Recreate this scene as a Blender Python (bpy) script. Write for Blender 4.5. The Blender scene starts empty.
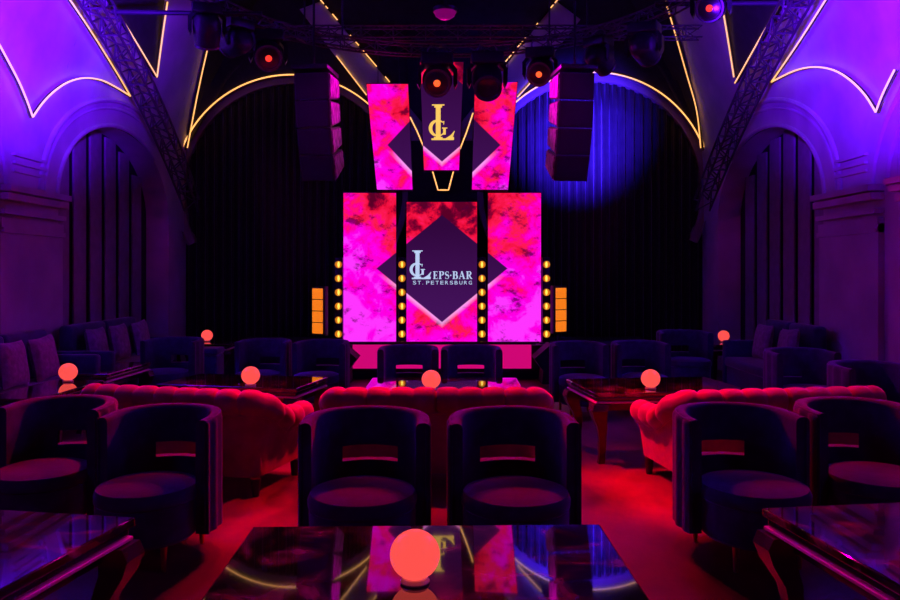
import bpy, math, random
from mathutils import Vector, Matrix
random.seed(7)
PI = math.pi
sc = bpy.context.scene
col = sc.collection
F, HX, HY, CZ = 800.0, 450.0, 272.0, 1.5      # focal in px, vanishing point, eye height

def P(px, py, Y):
    return Vector(((px-HX)/F*Y, Y, CZ+(HY-py)/F*Y))

# ------------------------------------------------------------------ materials
def new_mat(name):
    m = bpy.data.materials.new(name); m.use_nodes = True
    nt = m.node_tree; b = nt.nodes['Principled BSDF']
    return m, nt, b
def pmat(name, c, rough=.6, metal=0, sheen=0, noise=0, nscale=8, bump=0, bscale=60, spec=.5, sheen_col=None, c2=None, stretch=None):
    m, nt, b = new_mat(name)
    b.inputs['Base Color'].default_value = (*c, 1)
    b.inputs['Roughness'].default_value = rough
    b.inputs['Metallic'].default_value = metal
    b.inputs['Specular IOR Level'].default_value = spec
    if sheen:
        b.inputs['Sheen Weight'].default_value = sheen
        b.inputs['Sheen Roughness'].default_value = .35
        b.inputs['Sheen Tint'].default_value = (*(sheen_col or (1, 1, 1)), 1)
    tc = nt.nodes.new('ShaderNodeTexCoord'); src = tc.outputs['Object']
    if stretch:
        mp = nt.nodes.new('ShaderNodeMapping'); mp.inputs['Scale'].default_value = stretch
        nt.links.new(src, mp.inputs['Vector']); src = mp.outputs['Vector']
    if noise or c2:
        n = nt.nodes.new('ShaderNodeTexNoise'); n.inputs['Scale'].default_value = nscale
        n.inputs['Detail'].default_value = 5
        nt.links.new(src, n.inputs['Vector'])
        r = nt.nodes.new('ShaderNodeValToRGB')
        lo = [x*(1-noise) for x in c]; hi = c2 or [min(1, x*(1+noise)) for x in c]
        r.color_ramp.elements[0].color = (*lo, 1); r.color_ramp.elements[1].color = (*hi, 1)
        r.color_ramp.elements[0].position = .35; r.color_ramp.elements[1].position = .68
        nt.links.new(n.outputs['Fac'], r.inputs['Fac']); nt.links.new(r.outputs['Color'], b.inputs['Base Color'])
    if bump:
        n2 = nt.nodes.new('ShaderNodeTexNoise'); n2.inputs['Scale'].default_value = bscale
        nt.links.new(src, n2.inputs['Vector'])
        bp = nt.nodes.new('ShaderNodeBump'); bp.inputs['Strength'].default_value = bump
        bp.inputs['Distance'].default_value = .01
        nt.links.new(n2.outputs['Fac'], bp.inputs['Height']); nt.links.new(bp.outputs['Normal'], b.inputs['Normal'])
    return m
def emat(name, c, s=1.0):
    m, nt, b = new_mat(name)
    b.inputs['Base Color'].default_value = (0.02, 0.02, 0.02, 1)
    b.inputs['Emission Color'].default_value = (*c, 1)
    b.inputs['Emission Strength'].default_value = s
    b.inputs['Roughness'].default_value = .4
    return m

def marble_mat():
    m, nt, b = new_mat('black_marble')
    tc = nt.nodes.new('ShaderNodeTexCoord')
    n = nt.nodes.new('ShaderNodeTexNoise'); n.inputs['Scale'].default_value = 4.5
    n.inputs['Detail'].default_value = 9; n.inputs['Distortion'].default_value = 1.6
    r = nt.nodes.new('ShaderNodeValToRGB'); e = r.color_ramp.elements
    e[0].position = .45; e[0].color = (.012, .008, .008, 1)
    e[1].position = .72; e[1].color = (.50, .30, .25, 1)
    x = e.new(.56); x.color = (.10, .05, .045, 1)
    nt.links.new(tc.outputs['Object'], n.inputs['Vector']); nt.links.new(n.outputs['Fac'], r.inputs['Fac'])
    nt.links.new(r.outputs['Color'], b.inputs['Base Color'])
    b.inputs['Roughness'].default_value = .045
    b.inputs['Specular IOR Level'].default_value = .85
    b.inputs['Coat Weight'].default_value = 1.0; b.inputs['Coat Roughness'].default_value = .02
    return m

def screen_mat(name, cx, cy, a, bb, seed=0.0, mag=0.0, glow=1.0, splotch=0.0):
    """LED picture: red to magenta smoke with a dark navy rhombus; UV carries plane coordinates (1 unit = 50 px of the view)"""
    m = bpy.data.materials.new(name); m.use_nodes = True
    nt = m.node_tree; nt.nodes.clear(); N = nt.nodes.new; L = nt.links.new
    def math_(op, x, y=None, clamp=False):
        n = N('ShaderNodeMath'); n.operation = op; n.use_clamp = clamp
        for i, v in enumerate((x, y)):
            if v is None: continue
            if isinstance(v, (int, float)): n.inputs[i].default_value = v
            else: L(v, n.inputs[i])
        return n.outputs[0]
    uv = N('ShaderNodeUVMap'); sep = N('ShaderNodeSeparateXYZ'); L(uv.outputs[0], sep.inputs[0])
    u, v = sep.outputs[0], sep.outputs[1]
    mp = N('ShaderNodeMapping'); mp.inputs['Location'].default_value = (seed, seed*.7, 0); L(uv.outputs[0], mp.inputs[0])
    n1 = N('ShaderNodeTexNoise'); n1.inputs['Scale'].default_value = 2.3; n1.inputs['Detail'].default_value = 7; n1.inputs['Roughness'].default_value = .62; n1.inputs['Distortion'].default_value = .35
    L(mp.outputs[0], n1.inputs['Vector'])
    n2 = N('ShaderNodeTexNoise'); n2.inputs['Scale'].default_value = 1.1; n2.inputs['Detail'].default_value = 5; n2.inputs['Distortion'].default_value = .8
    mp2 = N('ShaderNodeMapping'); mp2.inputs['Location'].default_value = (seed+9, seed+3, 0); L(uv.outputs[0], mp2.inputs[0]); L(mp2.outputs[0], n2.inputs['Vector'])
    du = math_('ABSOLUTE', math_('SUBTRACT', u, cx)); dv = math_('SUBTRACT', v, cy)
    # magenta grows outward and downward
    bias = math_('ADD', math_('MULTIPLY', du, .20), math_('MULTIPLY', dv, -.22))
    f = math_('ADD', math_('ADD', math_('MULTIPLY', math_('SUBTRACT', n1.outputs[0], .5), 1.9), bias), .30+mag)
    f = math_('ADD', f, math_('MULTIPLY', math_('SUBTRACT', n2.outputs[0], .5), .9), True)
    r = N('ShaderNodeValToRGB'); e = r.color_ramp.elements
    e[0].position = .0; e[0].color = (.10, .0, .02, 1)
    e[1].position = 1.; e[1].color = (1, .035, 1, 1)
    for p_, c_ in ((.12, (.25, .0, .03)), (.24, (.85, .004, .04)), (.42, (1, .01, .09)), (.55, (1, .0, .26)), (.68, (1, .0, .60)), (.86, (1, .0, .85))):
        x = e.new(p_); x.color = (*c_, 1)
    L(f, r.inputs[0])
    # dark blots
    n3 = N('ShaderNodeTexNoise'); n3.inputs['Scale'].default_value = 2.0; n3.inputs['Detail'].default_value = 8; n3.inputs['Roughness'].default_value = .7
    mp3 = N('ShaderNodeMapping'); mp3.inputs['Location'].default_value = (seed*2+4, 1.5, 0); mp3.inputs['Rotation'].default_value = (0, 0, .7); mp3.inputs['Scale'].default_value = (1, 1.6, 1)
    L(uv.outputs[0], mp3.inputs[0]); L(mp3.outputs[0], n3.inputs['Vector'])
    bl = math_('MULTIPLY', math_('SUBTRACT', n3.outputs[0], .56-splotch), 13.0, True)
    mixb = N('ShaderNodeMix'); mixb.data_type = 'RGBA'; L(math_('MULTIPLY', bl, .8), mixb.inputs[0]); L(r.outputs[0], mixb.inputs[6]); mixb.inputs[7].default_value = (.07, 0, .035, 1)
    d = math_('ADD', math_('DIVIDE', du, a), math_('DIVIDE', math_('ABSOLUTE', dv), bb))
    # glowing lower edge of the rhombus
    g = math_('SUBTRACT', 1.0, math_('DIVIDE', math_('ABSOLUTE', math_('SUBTRACT', d, 1.01)), .10), True)
    below = math_('MULTIPLY', math_('SUBTRACT', -.1, dv), 4.0, True)
    g = math_('MULTIPLY', math_('MULTIPLY', g, below), .75*glow)
    mixg = N('ShaderNodeMix'); mixg.data_type = 'RGBA'; L(g, mixg.inputs[0]); L(mixb.outputs[2], mixg.inputs[6]); mixg.inputs[7].default_value = (1, .45, 1, 1)
    inside = math_('MULTIPLY', math_('SUBTRACT', 1.0, d), 60.0, True)
    mixr = N('ShaderNodeMix'); mixr.data_type = 'RGBA'; L(inside, mixr.inputs[0]); L(mixg.outputs[2], mixr.inputs[6])
    nav = N('ShaderNodeMix'); nav.data_type = 'RGBA'; L(math_('MULTIPLY', math_('ADD', dv, .8), .6, True), nav.inputs[0])
    nav.inputs[6].default_value = (.055, .006, .10, 1); nav.inputs[7].default_value = (.030, .002, .045, 1)
    L(nav.outputs[2], mixr.inputs[7])
    em = N('ShaderNodeEmission'); em.inputs[1].default_value = 1.0; L(mixr.outputs[2], em.inputs[0])
    out = N('ShaderNodeOutputMaterial'); L(em.outputs[0], out.inputs[0])
    return m

M = {}
M['chair'] = pmat('chair_velvet', (.045, .035, .11), .8, sheen=.7, sheen_col=(.65, .5, 1), noise=.25, nscale=14, bump=.15, bscale=120)
M['sofa'] = pmat('sofa_velvet', (.27, .09, .11), .6, sheen=.7, noise=.3, nscale=5, bump=.2, bscale=40, sheen_col=(1, .7, .8))
M['bench'] = pmat('bench_velvet', (.04, .045, .13), .8, sheen=.6, noise=.2)
M['pillow'] = pmat('pillow_fabric', (.30, .18, .28), .8, sheen=.3, noise=.25, nscale=20, bump=.3)
M['gold'] = pmat('brass', (.65, .36, .12), .3, 1, noise=.05)
M['lacquer'] = pmat('black_lacquer', (.05, .025, .035), .18, spec=.8, noise=.2)
M['trim'] = pmat('silver_trim', (.75, .6, .68), .35, 0, noise=.05)
M['marble'] = marble_mat()
M['black'] = pmat('matt_black', (.012, .010, .014), .7, noise=.2)
M['fix'] = pmat('fixture_black', (.028, .024, .04), .35, spec=.5, noise=.2)
M['alu'] = pmat('truss_metal', (.14, .12, .16), .4, .7, noise=.15, nscale=10)
M['plaster'] = pmat('plaster', (.52, .47, .52), .75, noise=.10, nscale=2.2, bump=.12, bscale=14, c2=(.62, .57, .60))
M['darkplaster'] = pmat('dark_plaster', (.020, .014, .022), .8, noise=.3)
M['panel'] = pmat('wall_panel', (.36, .28, .36), .7, noise=.1)
M['curtain'] = pmat('curtain_velvet', (.022, .014, .020), .85, sheen=.4, noise=.3, nscale=6)
M['floor'] = pmat('floor_boards', (.13, .05, .045), .42, noise=.75, nscale=1.7, bump=.1, bscale=25, c2=(.30, .12, .10), stretch=(1.0, .55, 1))
M['ceil'] = pmat('ceiling_black', (.010, .007, .012), .8, noise=.3)
M['led'] = emat('led_strip_warm', (1.0, .45, .115), 1.5)
M['globe'] = emat('globe_red', (1.0, .085, .075), 1.0)
M['halo'] = emat('halogen_lamp', (1.0, .72, .10), 1.3)
M['halolens'] = emat('halogen_lens', (.95, .24, .006), .75)
M['amber'] = emat('amber_blinder', (1.0, .22, .010), .9)
M['reddot'] = emat('red_lens', (1.0, .04, .02), 1.3)
M['orangedot'] = emat('orange_lens', (1.0, .10, .02), 1.6)
M['white_logo'] = emat('logo_white', (.50, .62, .90), 1.0)
M['gold_logo'] = emat('logo_gold', (1.0, .60, .12), 1.0)
M['pinkface'] = emat('riser_pink', (.62, .002, .17), 1.0)
M['grille'] = pmat('speaker_grille', (.30, .2, .26), .5, .3, noise=.85, nscale=34, stretch=(1, 1, .35))
M['dome'] = pmat('dome_plastic', (.8, .7, .8), .5, noise=.05)
M['led'].node_tree.nodes['Principled BSDF'].inputs['Base Color'].default_value = (.4, .4, .4, 1)

# ------------------------------------------------------------------ mesh builder
class MB:
    def __init__(s): s.v = []; s.f = []; s.uv = None
    def add(s, vs, fs):
        o = len(s.v); s.v += [tuple(x) for x in vs]; s.f += [tuple(i+o for i in f) for f in fs]; return s
    def box(s, c, d, rz=0, m=None, bev=0.0):
        x, y, z = d[0]/2, d[1]/2, d[2]/2
        if bev:
            b = min(bev, x*.9, y*.9, z*.9); vs = []; n = 0
            rings = []
            def ring(hx, hy, zz, r):
                out = []
                for (sx, sy, a0) in ((1, 1, 0), (-1, 1, 90), (-1, -1, 180), (1, -1, 270)):
                    for k in range(4):
                        a = math.radians(a0+k*30)
                        out.append((sx*(hx-b)+r*math.cos(a), sy*(hy-b)+r*math.sin(a), zz))
                return out
            for k in range(4):
                t = math.radians(k*30); rings.append(ring(x, y, -z+b-b*math.cos(t), b*math.sin(t) if k else b*.001))
            for k in range(3, -1, -1):
                t = math.radians(k*30); rings.append(ring(x, y, z-b+b*math.cos(t), b*math.sin(t) if k else b*.001))
            fs = []
            for r in rings: vs += r
            for i in range(len(rings)-1):
                for k in range(16):
                    fs.append((i*16+k, i*16+(k+1) % 16, (i+1)*16+(k+1) % 16, (i+1)*16+k))
            fs.append(tuple(range(15, -1, -1))); fs.append(tuple((len(rings)-1)*16+k for k in range(16)))
        else:
            vs = [(a, b_, c_) for a in (-x, x) for b_ in (-y, y) for c_ in (-z, z)]
            fs = [(0, 1, 3, 2), (4, 6, 7, 5), (0, 4, 5, 1), (2, 3, 7, 6), (0, 2, 6, 4), (1, 5, 7, 3)]
        R = m if m else Matrix.Rotation(rz, 4, 'Z')
        return s.add([Vector(c)+(R @ Vector(v)) for v in vs], fs)
    def tube(s, pts, r, n=8, closed=False, cap=True):
        pts = [Vector(p) for p in pts]; N_ = len(pts); rs = r if isinstance(r, (list, tuple)) else [r]*N_
        vs = []; prev = None
        for i, p in enumerate(pts):
            if closed: t = pts[(i+1) % N_]-pts[i-1]
            else: t = pts[min(i+1, N_-1)]-pts[max(i-1, 0)]
            if t.length < 1e-9: t = Vector((0, 0, 1))
            t.normalize()
            if prev is None:
                a = Vector((0, 0, 1)) if abs(t.z) < .9 else Vector((1, 0, 0))
                u = t.cross(a).normalized()
            else:
                u = (prev-t*prev.dot(t)).normalized()
            prev = u; w = t.cross(u)
            for k in range(n):
                a = 2*PI*k/n; vs.append(p+(u*math.cos(a)+w*math.sin(a))*rs[i])
        fs = []
        m_ = N_ if closed else N_-1
        for i in range(m_):
            j = (i+1) % N_
            for k in range(n): fs.append((i*n+k, i*n+(k+1) % n, j*n+(k+1) % n, j*n+k))
        if cap and not closed: fs.append(tuple(range(n-1, -1, -1))); fs.append(tuple((N_-1)*n+k for k in range(n)))
        return s.add(vs, fs)
    def lathe(s, prof, c=(0, 0, 0), n=24, m=None, sx=1, sy=1):
        vs = []; fs = []
        for (r, z) in prof:
            for k in range(n):
                a = 2*PI*k/n; vs.append(Vector((r*math.cos(a)*sx, r*math.sin(a)*sy, z)))
        for i in range(len(prof)-1):
            for k in range(n): fs.append((i*n+k, i*n+(k+1) % n, (i+1)*n+(k+1) % n, (i+1)*n+k))
        if prof[0][0] > 1e-4: fs.append(tuple(range(n-1, -1, -1)))
        if prof[-1][0] > 1e-4: fs.append(tuple((len(prof)-1)*n+k for k in range(n)))
        if m: vs = [m @ v for v in vs]
        return s.add([v+Vector(c) for v in vs], fs)
    def sphere(s, c, r, n=20, sc_=(1, 1, 1)):
        prof = [(r*math.sin(PI*i/(n//2)), -r*math.cos(PI*i/(n//2))*sc_[2]) for i in range(n//2+1)]
        prof[0] = (1e-5, prof[0][1]); prof[-1] = (1e-5, prof[-1][1])
        return s.lathe(prof, c, n, sx=sc_[0], sy=sc_[1])
    def prism(s, poly, axis, a, b):
        """polygon of 2-D points extruded along axis ('x': points are y,z; 'y': x,z; 'z': x,y)"""
        def mk(p, t):
            return {'x': (t, p[0], p[1]), 'y': (p[0], t, p[1]), 'z': (p[0], p[1], t)}[axis]
        n = len(poly); vs = [mk(p, a) for p in poly]+[mk(p, b) for p in poly]
        fs = [(i, (i+1) % n, n+(i+1) % n, n+i) for i in range(n)]
        fs += [tuple(range(n-1, -1, -1)), tuple(range(n, 2*n))]
        return s.add(vs, fs)
    def grid(s, rows):
        n = len(rows[0]); vs = [p for r in rows for p in r]
        fs = [(i*n+j, i*n+j+1, (i+1)*n+j+1, (i+1)*n+j) for i in range(len(rows)-1) for j in range(n-1)]
        return s.add(vs, fs)
    def sweep(s, path, section, caps=True):
        """path: list of (pos xy, outward normal xy, s); section: f(i) -> list of (offset, z), closed loop"""
        rows = []
        for i, (p, nrm) in enumerate(path):
            rows.append([(p[0]+nrm[0]*o, p[1]+nrm[1]*o, z) for (o, z) in section(i)])
        n = len(rows[0]); vs = [q for r in rows for q in r]; fs = []
        for i in range(len(rows)-1):
            for k in range(n): fs.append((i*n+k, (i+1)*n+k, (i+1)*n+(k+1) % n, i*n+(k+1) % n))
        if caps: fs.append(tuple(range(n))); fs.append(tuple((len(rows)-1)*n+k for k in range(n-1, -1, -1)))
        return s.add(vs, fs)
    def build(s, name, mat, parent=None, smooth=True, angle=40):
        me = bpy.data.meshes.new(name); me.from_pydata(s.v, [], s.f); me.validate(); me.update()
        bm = __import__('bmesh').new(); bm.from_mesh(me)
        __import__('bmesh').ops.recalc_face_normals(bm, faces=bm.faces)
        bm.to_mesh(me); bm.free()
        me.materials.append(mat)
        if smooth:
            me.polygons.foreach_set('use_smooth', [True]*len(me.polygons))
            try: me.set_sharp_from_angle(angle=math.radians(angle))
            except Exception: pass
        o = bpy.data.objects.new(name, me); col.objects.link(o)
        if parent is not None: o.parent = parent
        return o

def tag(o, label=None, cat=None, group=None, kind=None):
    if label: o['label'] = label
    if cat: o['category'] = cat
    if group: o['group'] = group
    if kind: o['kind'] = kind
    return o
def empty(name, loc, rz=0):
    o = bpy.data.objects.new(name, None); col.objects.link(o); o.empty_display_size = .1
    o.location = loc; o.rotation_euler = (0, 0, rz); return o
def struct(name, mb, mat, **k):
    return tag(mb.build(name, mat, **k), kind='structure')
def copy_tree(o, parent=None):
    c = o.copy(); col.objects.link(c)
    if parent is not None: c.parent = parent
    for ch in [x for x in bpy.data.objects if x.parent == o]: copy_tree(ch, c)
    return c

# ------------------------------------------------------------------ room shell
WL, WR, YB, ZT = -4.3, 4.1, 12.8, 6.0
YF = -1.6
def g(z): return .18*max(0, z-3.0)**2
def gb(z): return .55*max(0, z-4.72)**2
struct('floor', MB().box(((WL+WR)/2, (YB+.6+YF)/2, -.05), (WR-WL+1.2, YB+.6-YF+.8, .1)), M['floor'])
struct('ceiling', MB().box(((WL+WR)/2, (YB+YF)/2, ZT+.05), (WR-WL+1.2, YB-YF+1.6, .1)), M['ceil'])
struct('wall_front', MB().box(((WL+WR)/2, YF-.05, 3), (WR-WL+1.2, .1, 6)), M['darkplaster'])
struct('wall_back', MB().box(((WL+WR)/2, YB+.45, 3), (WR-WL+1.2, .1, 6)), M['black'])

def on_side(px, py, side, off=0.0):
    """point on the left (-1) or right (+1) wall / cove surface seen at px,py"""
    lo, hi = 2.0, YB
    w = WL if side < 0 else WR
    for _ in range(60):
        mid = (lo+hi)/2; p = P(px, py, mid)
        inside = (p.x > w+g(p.z)) if side < 0 else (p.x < w-g(p.z))
        if inside: lo = mid
        else: hi = mid
    p = P(px, py, lo); p.x -= side*off
    return p
def on_back(px, py, off=0.0):
    lo, hi = 6.0, YB
    for _ in range(60):
        mid = (lo+hi)/2; p = P(px, py, mid)
        if p.y < YB-gb(p.z): lo = mid
        else: hi = mid
    p = P(px, py, lo); p.y -= off
    return p

# side walls: lower wall with an arched niche cut out, coved vault above
NY, NZ, NA, NB = 10.5, 2.3, 1.72, 1.05      # niche ellipse centre (y,z) and radii
def side_wall(side):
    w = WL if side < 0 else WR
    mb = MB()
    y0, y1 = NY-NA, NY+NA
    def q(y, z): return (w+(-side)*g(z), y, z)
    # full height strips before and behind the niche
    zs = [0, 1, 2.3, 2.8, 3.0]+[3.0+.25*k for k in range(1, 13)]
    for ya, yb in ((YF, y0), (y1, YB+.4)):
        ys = [ya+(yb-ya)*k/12 for k in range(13)]
        mb.grid([[q(y, z) for y in ys] for z in zs])
    # above niche
    ys = [NY-NA*math.cos(PI*k/40) for k in range(41)]
    rows = []
    for j in range(17):
        row = []
        for k, y in enumerate(ys):
            zb = NZ+NB*math.sin(PI*k/40); z = zb+(6.0-zb)*(j/16)
            row.append(q(y, z))
        rows.append(row)
    mb.grid(rows)
    # niche reveal: depth .30 behind the wall
    dpt = .34*side
    rev = [(y0, .0), (y0, 1.2)]+[(ys[k], NZ+NB*math.sin(PI*k/40)) for k in range(41)]+[(y1, 1.2), (y1, 0)]
    mb.grid([[(w, y, z) for (y, z) in rev], [(w+dpt, y, z) for (y, z) in rev]])
    o = struct('wall_left' if side < 0 else 'wall_right', mb, M['plaster'])
    so = MB().box((w+dpt+side*.03, NY, 1.8), (.06, 2*NA+.2, 3.6)).build('niche_back', M['black'], o)
    # vertical panels with dark gaps
    n = 7
    for k in range(n):
        yc = NY-NA+.27+k*.452+ (0.0)
        ww = .33
        if yc+ww/2 > NY+NA: continue
        t = abs((yc-NY)/NA); zt = NZ+NB*math.sqrt(max(.02, 1-min(1, t+.08)**2))
        p = MB().box((w+side*(.315), yc, zt/2+.02), (.03, ww, zt-.04), bev=.008).build('panel', M['panel'], o)
    return o
wall_l = side_wall(-1); wall_r = side_wall(1)

# curved mouldings around each niche, springing lines, pilaster with capital
def mould(side, ra, rb, r, zc=NZ, a0=.0, a1=1.0, yc=NY):
    w = WL if side < 0 else WR
    pts = []
    for k in range(49):
        a = PI*(a0+(a1-a0)*k/48)
        y = yc-ra*math.cos(a); z = zc+rb*math.sin(a)
        pts.append((w-side*(g(z)+.0), y, z))
    return MB().tube(pts, r, 8)
for side, nm, wl in ((-1, 'left', wall_l), (1, 'right', wall_r)):
    for (ra, rb, r) in ((NA+.03, NB+.03, .03), (NA+.30, NB+.24, .022), (NA+.40, NB+.34, .035)):
        mould(side, ra, rb, r, a0=.0, a1=.72).build('arch_moulding', M['plaster'], wl)
    # next bay's mouldings, towards the camera
    for (ra, rb, r) in ((1.75, 1.08, .03), (2.0, 1.30, .03)):
        mould(side, ra, rb, r, a0=.5, a1=1.0, yc=5.75).build('arch_moulding', M['plaster'], wl)
    w = WL if side < 0 else WR
    mb = MB()
    yA, yB = 7.55, NY-NA-.02
    mb.box((w-side*.03, (yA+yB)/2, .98), (.06, yB-yA, 1.96))
    for (z, h, d) in ((1.90, .05, .09), (1.97, .09, .07), (2.08, .05, .10), (2.22, .07, .13), (2.30, .06, .16)):
        mb.box((w-side*d/2, (yA+yB)/2, z), (d, yB-yA, h))
    for z in (2.50, 2.58, 2.66): mb.box((w-side*.01, (yA+yB)/2, z), (.05+.1*(z-2.5), .62, .03))
    struct('trim_1' if side < 0 else 'trim_2', mb, M['plaster'])
    # long cornice on the nearer wall
    mb = MB()
    for (z, h, d) in ((2.17, .07, .10), (2.25, .06, .16), (2.31, .05, .20)):
        mb.box((w-side*d/2, (YF+7.2)/2, z), (d, 7.2-YF, h))
    struct('trim_3' if side < 0 else 'trim_4', mb, M['plaster'])

# back: cove, arches face, centre ribs
AC = [(-2.54, 2.78), (2.30, 2.82)]; AR = 1.87
mb = MB()
xs = [WL+(WR-WL)*k/60 for k in range(61)]
def back_low(x):
    z = 0.0
    for (cx, cz) in AC:
        if abs(x-cx) < AR: z = max(z, cz+math.sqrt(AR*AR-(x-cx)**2))
    return z
# dense x sampling for clean arches
xs = sorted(set([WL, WR]+[cx+AR*math.cos(PI*k/40) for (cx, cz) in AC for k in range(41)]+[WL+(WR-WL)*k/20 for k in range(21)]))
rows = []
for j in range(17):
    row = []
    for x in xs:
        zb = back_low(x)
        z = zb+(6.0-zb)*j/16
        row.append((x, YB-gb(z), z))
    rows.append(row)
# faces, skipping the openings (drop only columns which jump)
n = len(xs)
vs = [p for r in rows for p in r]; fs = []
for i in range(16):
    for j in range(n-1):
        fs.append((i*n+j, i*n+j+1, (i+1)*n+j+1, (i+1)*n+j))
mb.add(vs, fs)
cove = struct('trim_5', mb, M['darkplaster'])
# arch soffit bands (brownish border inside each arch)
for k, (cx, cz) in enumerate(AC):
    mb = MB()
    a = [PI*(-.15+1.3*i/60) for i in range(61)]
    def ring(r, y): return [(cx+r*math.cos(t), y, cz+r*math.sin(t)) for t in a]
    mb.grid([[(x, y, z) for (x, y, z) in ring(r, yy)] for kk, (r, yy) in enumerate(((AR, YB), (AR, YB+.12), (AR-.10, YB+.14), (AR-.12, YB+.34)))])
    struct('trim_%d' % (6+k), mb, pmat('arch_band_%d' % k, (.30, .20, .22), .7, noise=.1))

# ribs on the coves: lighter plaster panels between led strips
def panel_on(fn, left, right, n=16, off=.03):
    """ruled strip between two pixel polylines lying on a surface"""
    def lerp(pl, t):
        t *= len(pl)-1; i = min(int(t), len(pl)-2); f = t-i
        return (pl[i][0]*(1-f)+pl[i+1][0]*f, pl[i][1]*(1-f)+pl[i+1][1]*f)
    rows = []
    for k in range(n+1):
        a = lerp(left, k/n); b = lerp(right, k/n)
        rows.append([fn(a[0]+(b[0]-a[0])*m/6, a[1]+(b[1]-a[1])*m/6) for m in range(7)])
    return MB().grid(rows)
def solid(o, th=.02):
    md = o.modifiers.new('thickness', 'SOLIDIFY'); md.thickness = th; md.offset = 0
    return o
o = struct('trim_8', panel_on(lambda x, y: on_back(x, y, .03), [(400, 141), (300, 10)], [(437, 141), (322, 2)]), M['plaster']); solid(o)
o = struct('trim_9', panel_on(lambda x, y: on_back(x, y, .03), [(485, 141), (580, 20)], [(447, 141), (556, 2)]), M['plaster']); solid(o)
# black vault webs on the side coves
for side, pl, pr, nm in ((-1, [(107, 5), (152, 77)], [(161, 5), (152.5, 77)], 'trim_10'), (1, [(787, 5), (740, 83)], [(727, 2), (739, 78)], 'trim_11')):
    def ext(a, b, t): return (a[0]+(b[0]-a[0])*t, a[1]+(b[1]-a[1])*t)
    L_ = [ext(pl[1], pl[0], 2.0), pl[1]]; R_ = [ext(pr[1], pr[0], 2.0), pr[1]]
    o = struct(nm, panel_on(lambda x, y, s=side: on_side(x, y, s, .03), L_, R_, off=.03), M['darkplaster']); solid(o)

for side, pl, pr, nm in ((-1, [(220, -30), (212, 10), (196, 80), (183, 150)], [(330, -30), (285, 10), (225, 80), (184, 150)], 'trim_16'), (1, [(663, -30), (671, 0), (690, 70), (706, 150)], [(560, -30), (600, 0), (662, 70), (705.5, 150)], 'trim_17')):
    o = struct(nm, panel_on(lambda x, y, s=side: on_side(x, y, s, .03), pl, pr, n=24), M['darkplaster']); solid(o, .01)
# ------------------------------------------------------------------ led strips
led_n = 0
def strip(fn, pix, label, group='warm led strips on the vault edges', r=.0095, sub=10, name='led_strip', gaps=None, linear=False):
    pts = []
    for i in range(len(pix)-1):
        p0, p1, p2, p3 = pix[max(i-1, 0)], pix[i], pix[i+1], pix[min(i+2, len(pix)-1)]
        for k in range(sub):
            t = k/sub
            c = [.5*(2*p1[d]+(p2[d]-p0[d])*t+(2*p0[d]-5*p1[d]+4*p2[d]-p3[d])*t*t+(3*p1[d]-p0[d]-3*p2[d]+p3[d])*t**3) for d in (0, 1)]
            if linear: c = [p1[d]*(1-t)+p2[d]*t for d in (0, 1)]
            pts.append(fn(*c))
    pts.append(fn(*pix[-1]))
    root = empty(name, tuple(pts[0]))
    tag(root, label, 'led strip', group)
    base = Vector(pts[0]); loc = [p-base for p in pts]
    if gaps:
        n_ = len(loc)-1
        for a_, b_ in gaps: MB().tube(loc[round(a_*n_):round(b_*n_)+1], r, 6).build('light_tube', M['led'], root)
    else: MB().tube(loc, r, 6).build('light_tube', M['led'], root)
    off = []
    for p in loc:
        q = p.copy(); wp = q+base
        if wp.y > 11.0 and abs(wp.x) < 3.9: q.y += .022
        else: q.x += .022*(1 if wp.x > 0 else -1)
        off.append(q)
    MB().tube(off, r*1.1, 4).build('channel', M['trim'] if False else M['lacquer'], root)
    return root
sl = lambda x, y: on_side(x, y, -1, .07)
sr = lambda x, y: on_side(x, y, 1, .07)
sb = lambda x, y: on_back(x, y, .07)
def arcpix(cx, cy, R, a0, a1, n=14): return [(cx+R*math.cos(math.radians(a0+(a1-a0)*k/n)), cy-R*math.sin(math.radians(a0+(a1-a0)*k/n))) for k in range(n+1)]
strip(sl, [(62, -2), (86, 33), (112, 74), (125, 96)], 'straight warm led strip rising up-left from the left vault point beside the truss')
strip(sl, [(26, 117), (36, 103), (48, 91), (62, 82), (78, 78), (95, 80), (110, 87), (125, 96)], 'curved pinkish led strip arching over the purple left wall', sub=4)
strip(sl, [(26, 117), (19, 98), (9, 76), (-14, 34)], 'led strip running up at the far left edge of the purple wall')
strip(sl, [(107, 5), (130, 41), (152, 77)], 'warm led strip forming the left side of the narrow V on the left vault')
strip(sl, [(162, 2), (157, 38), (152, 77)], 'short warm led strip forming the right side of the narrow V on the left vault')
strip(sl, [(212, 10), (196, 80), (183, 148)], 'warm led strip climbing from the back left corner')
strip(sr, [(835, -4), (805, 42), (777, 82)], 'straight warm led strip rising up-right from the right vault point beside the truss')
strip(sr, [(883, 112), (872, 95), (857, 80), (840, 70), (820, 67), (800, 71), (777, 82)], 'curved pinkish led strip arching over the purple right wall', sub=4)
strip(sr, [(883, 112), (890, 94), (902, 70)], 'led strip running up at the far right edge of the purple wall')
strip(sr, [(787, 2), (763, 43), (740, 83)], 'warm led strip seen in dashes behind the right diagonal truss')
strip(sr, [(727, 2), (733, 38), (739, 77)], 'short warm led strip forming the left side of the narrow V on the right vault')
strip(sr, [(669, -2), (676, 20), (690, 70), (701, 110), (705, 148)], 'warm led strip climbing from the back right corner')
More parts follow.
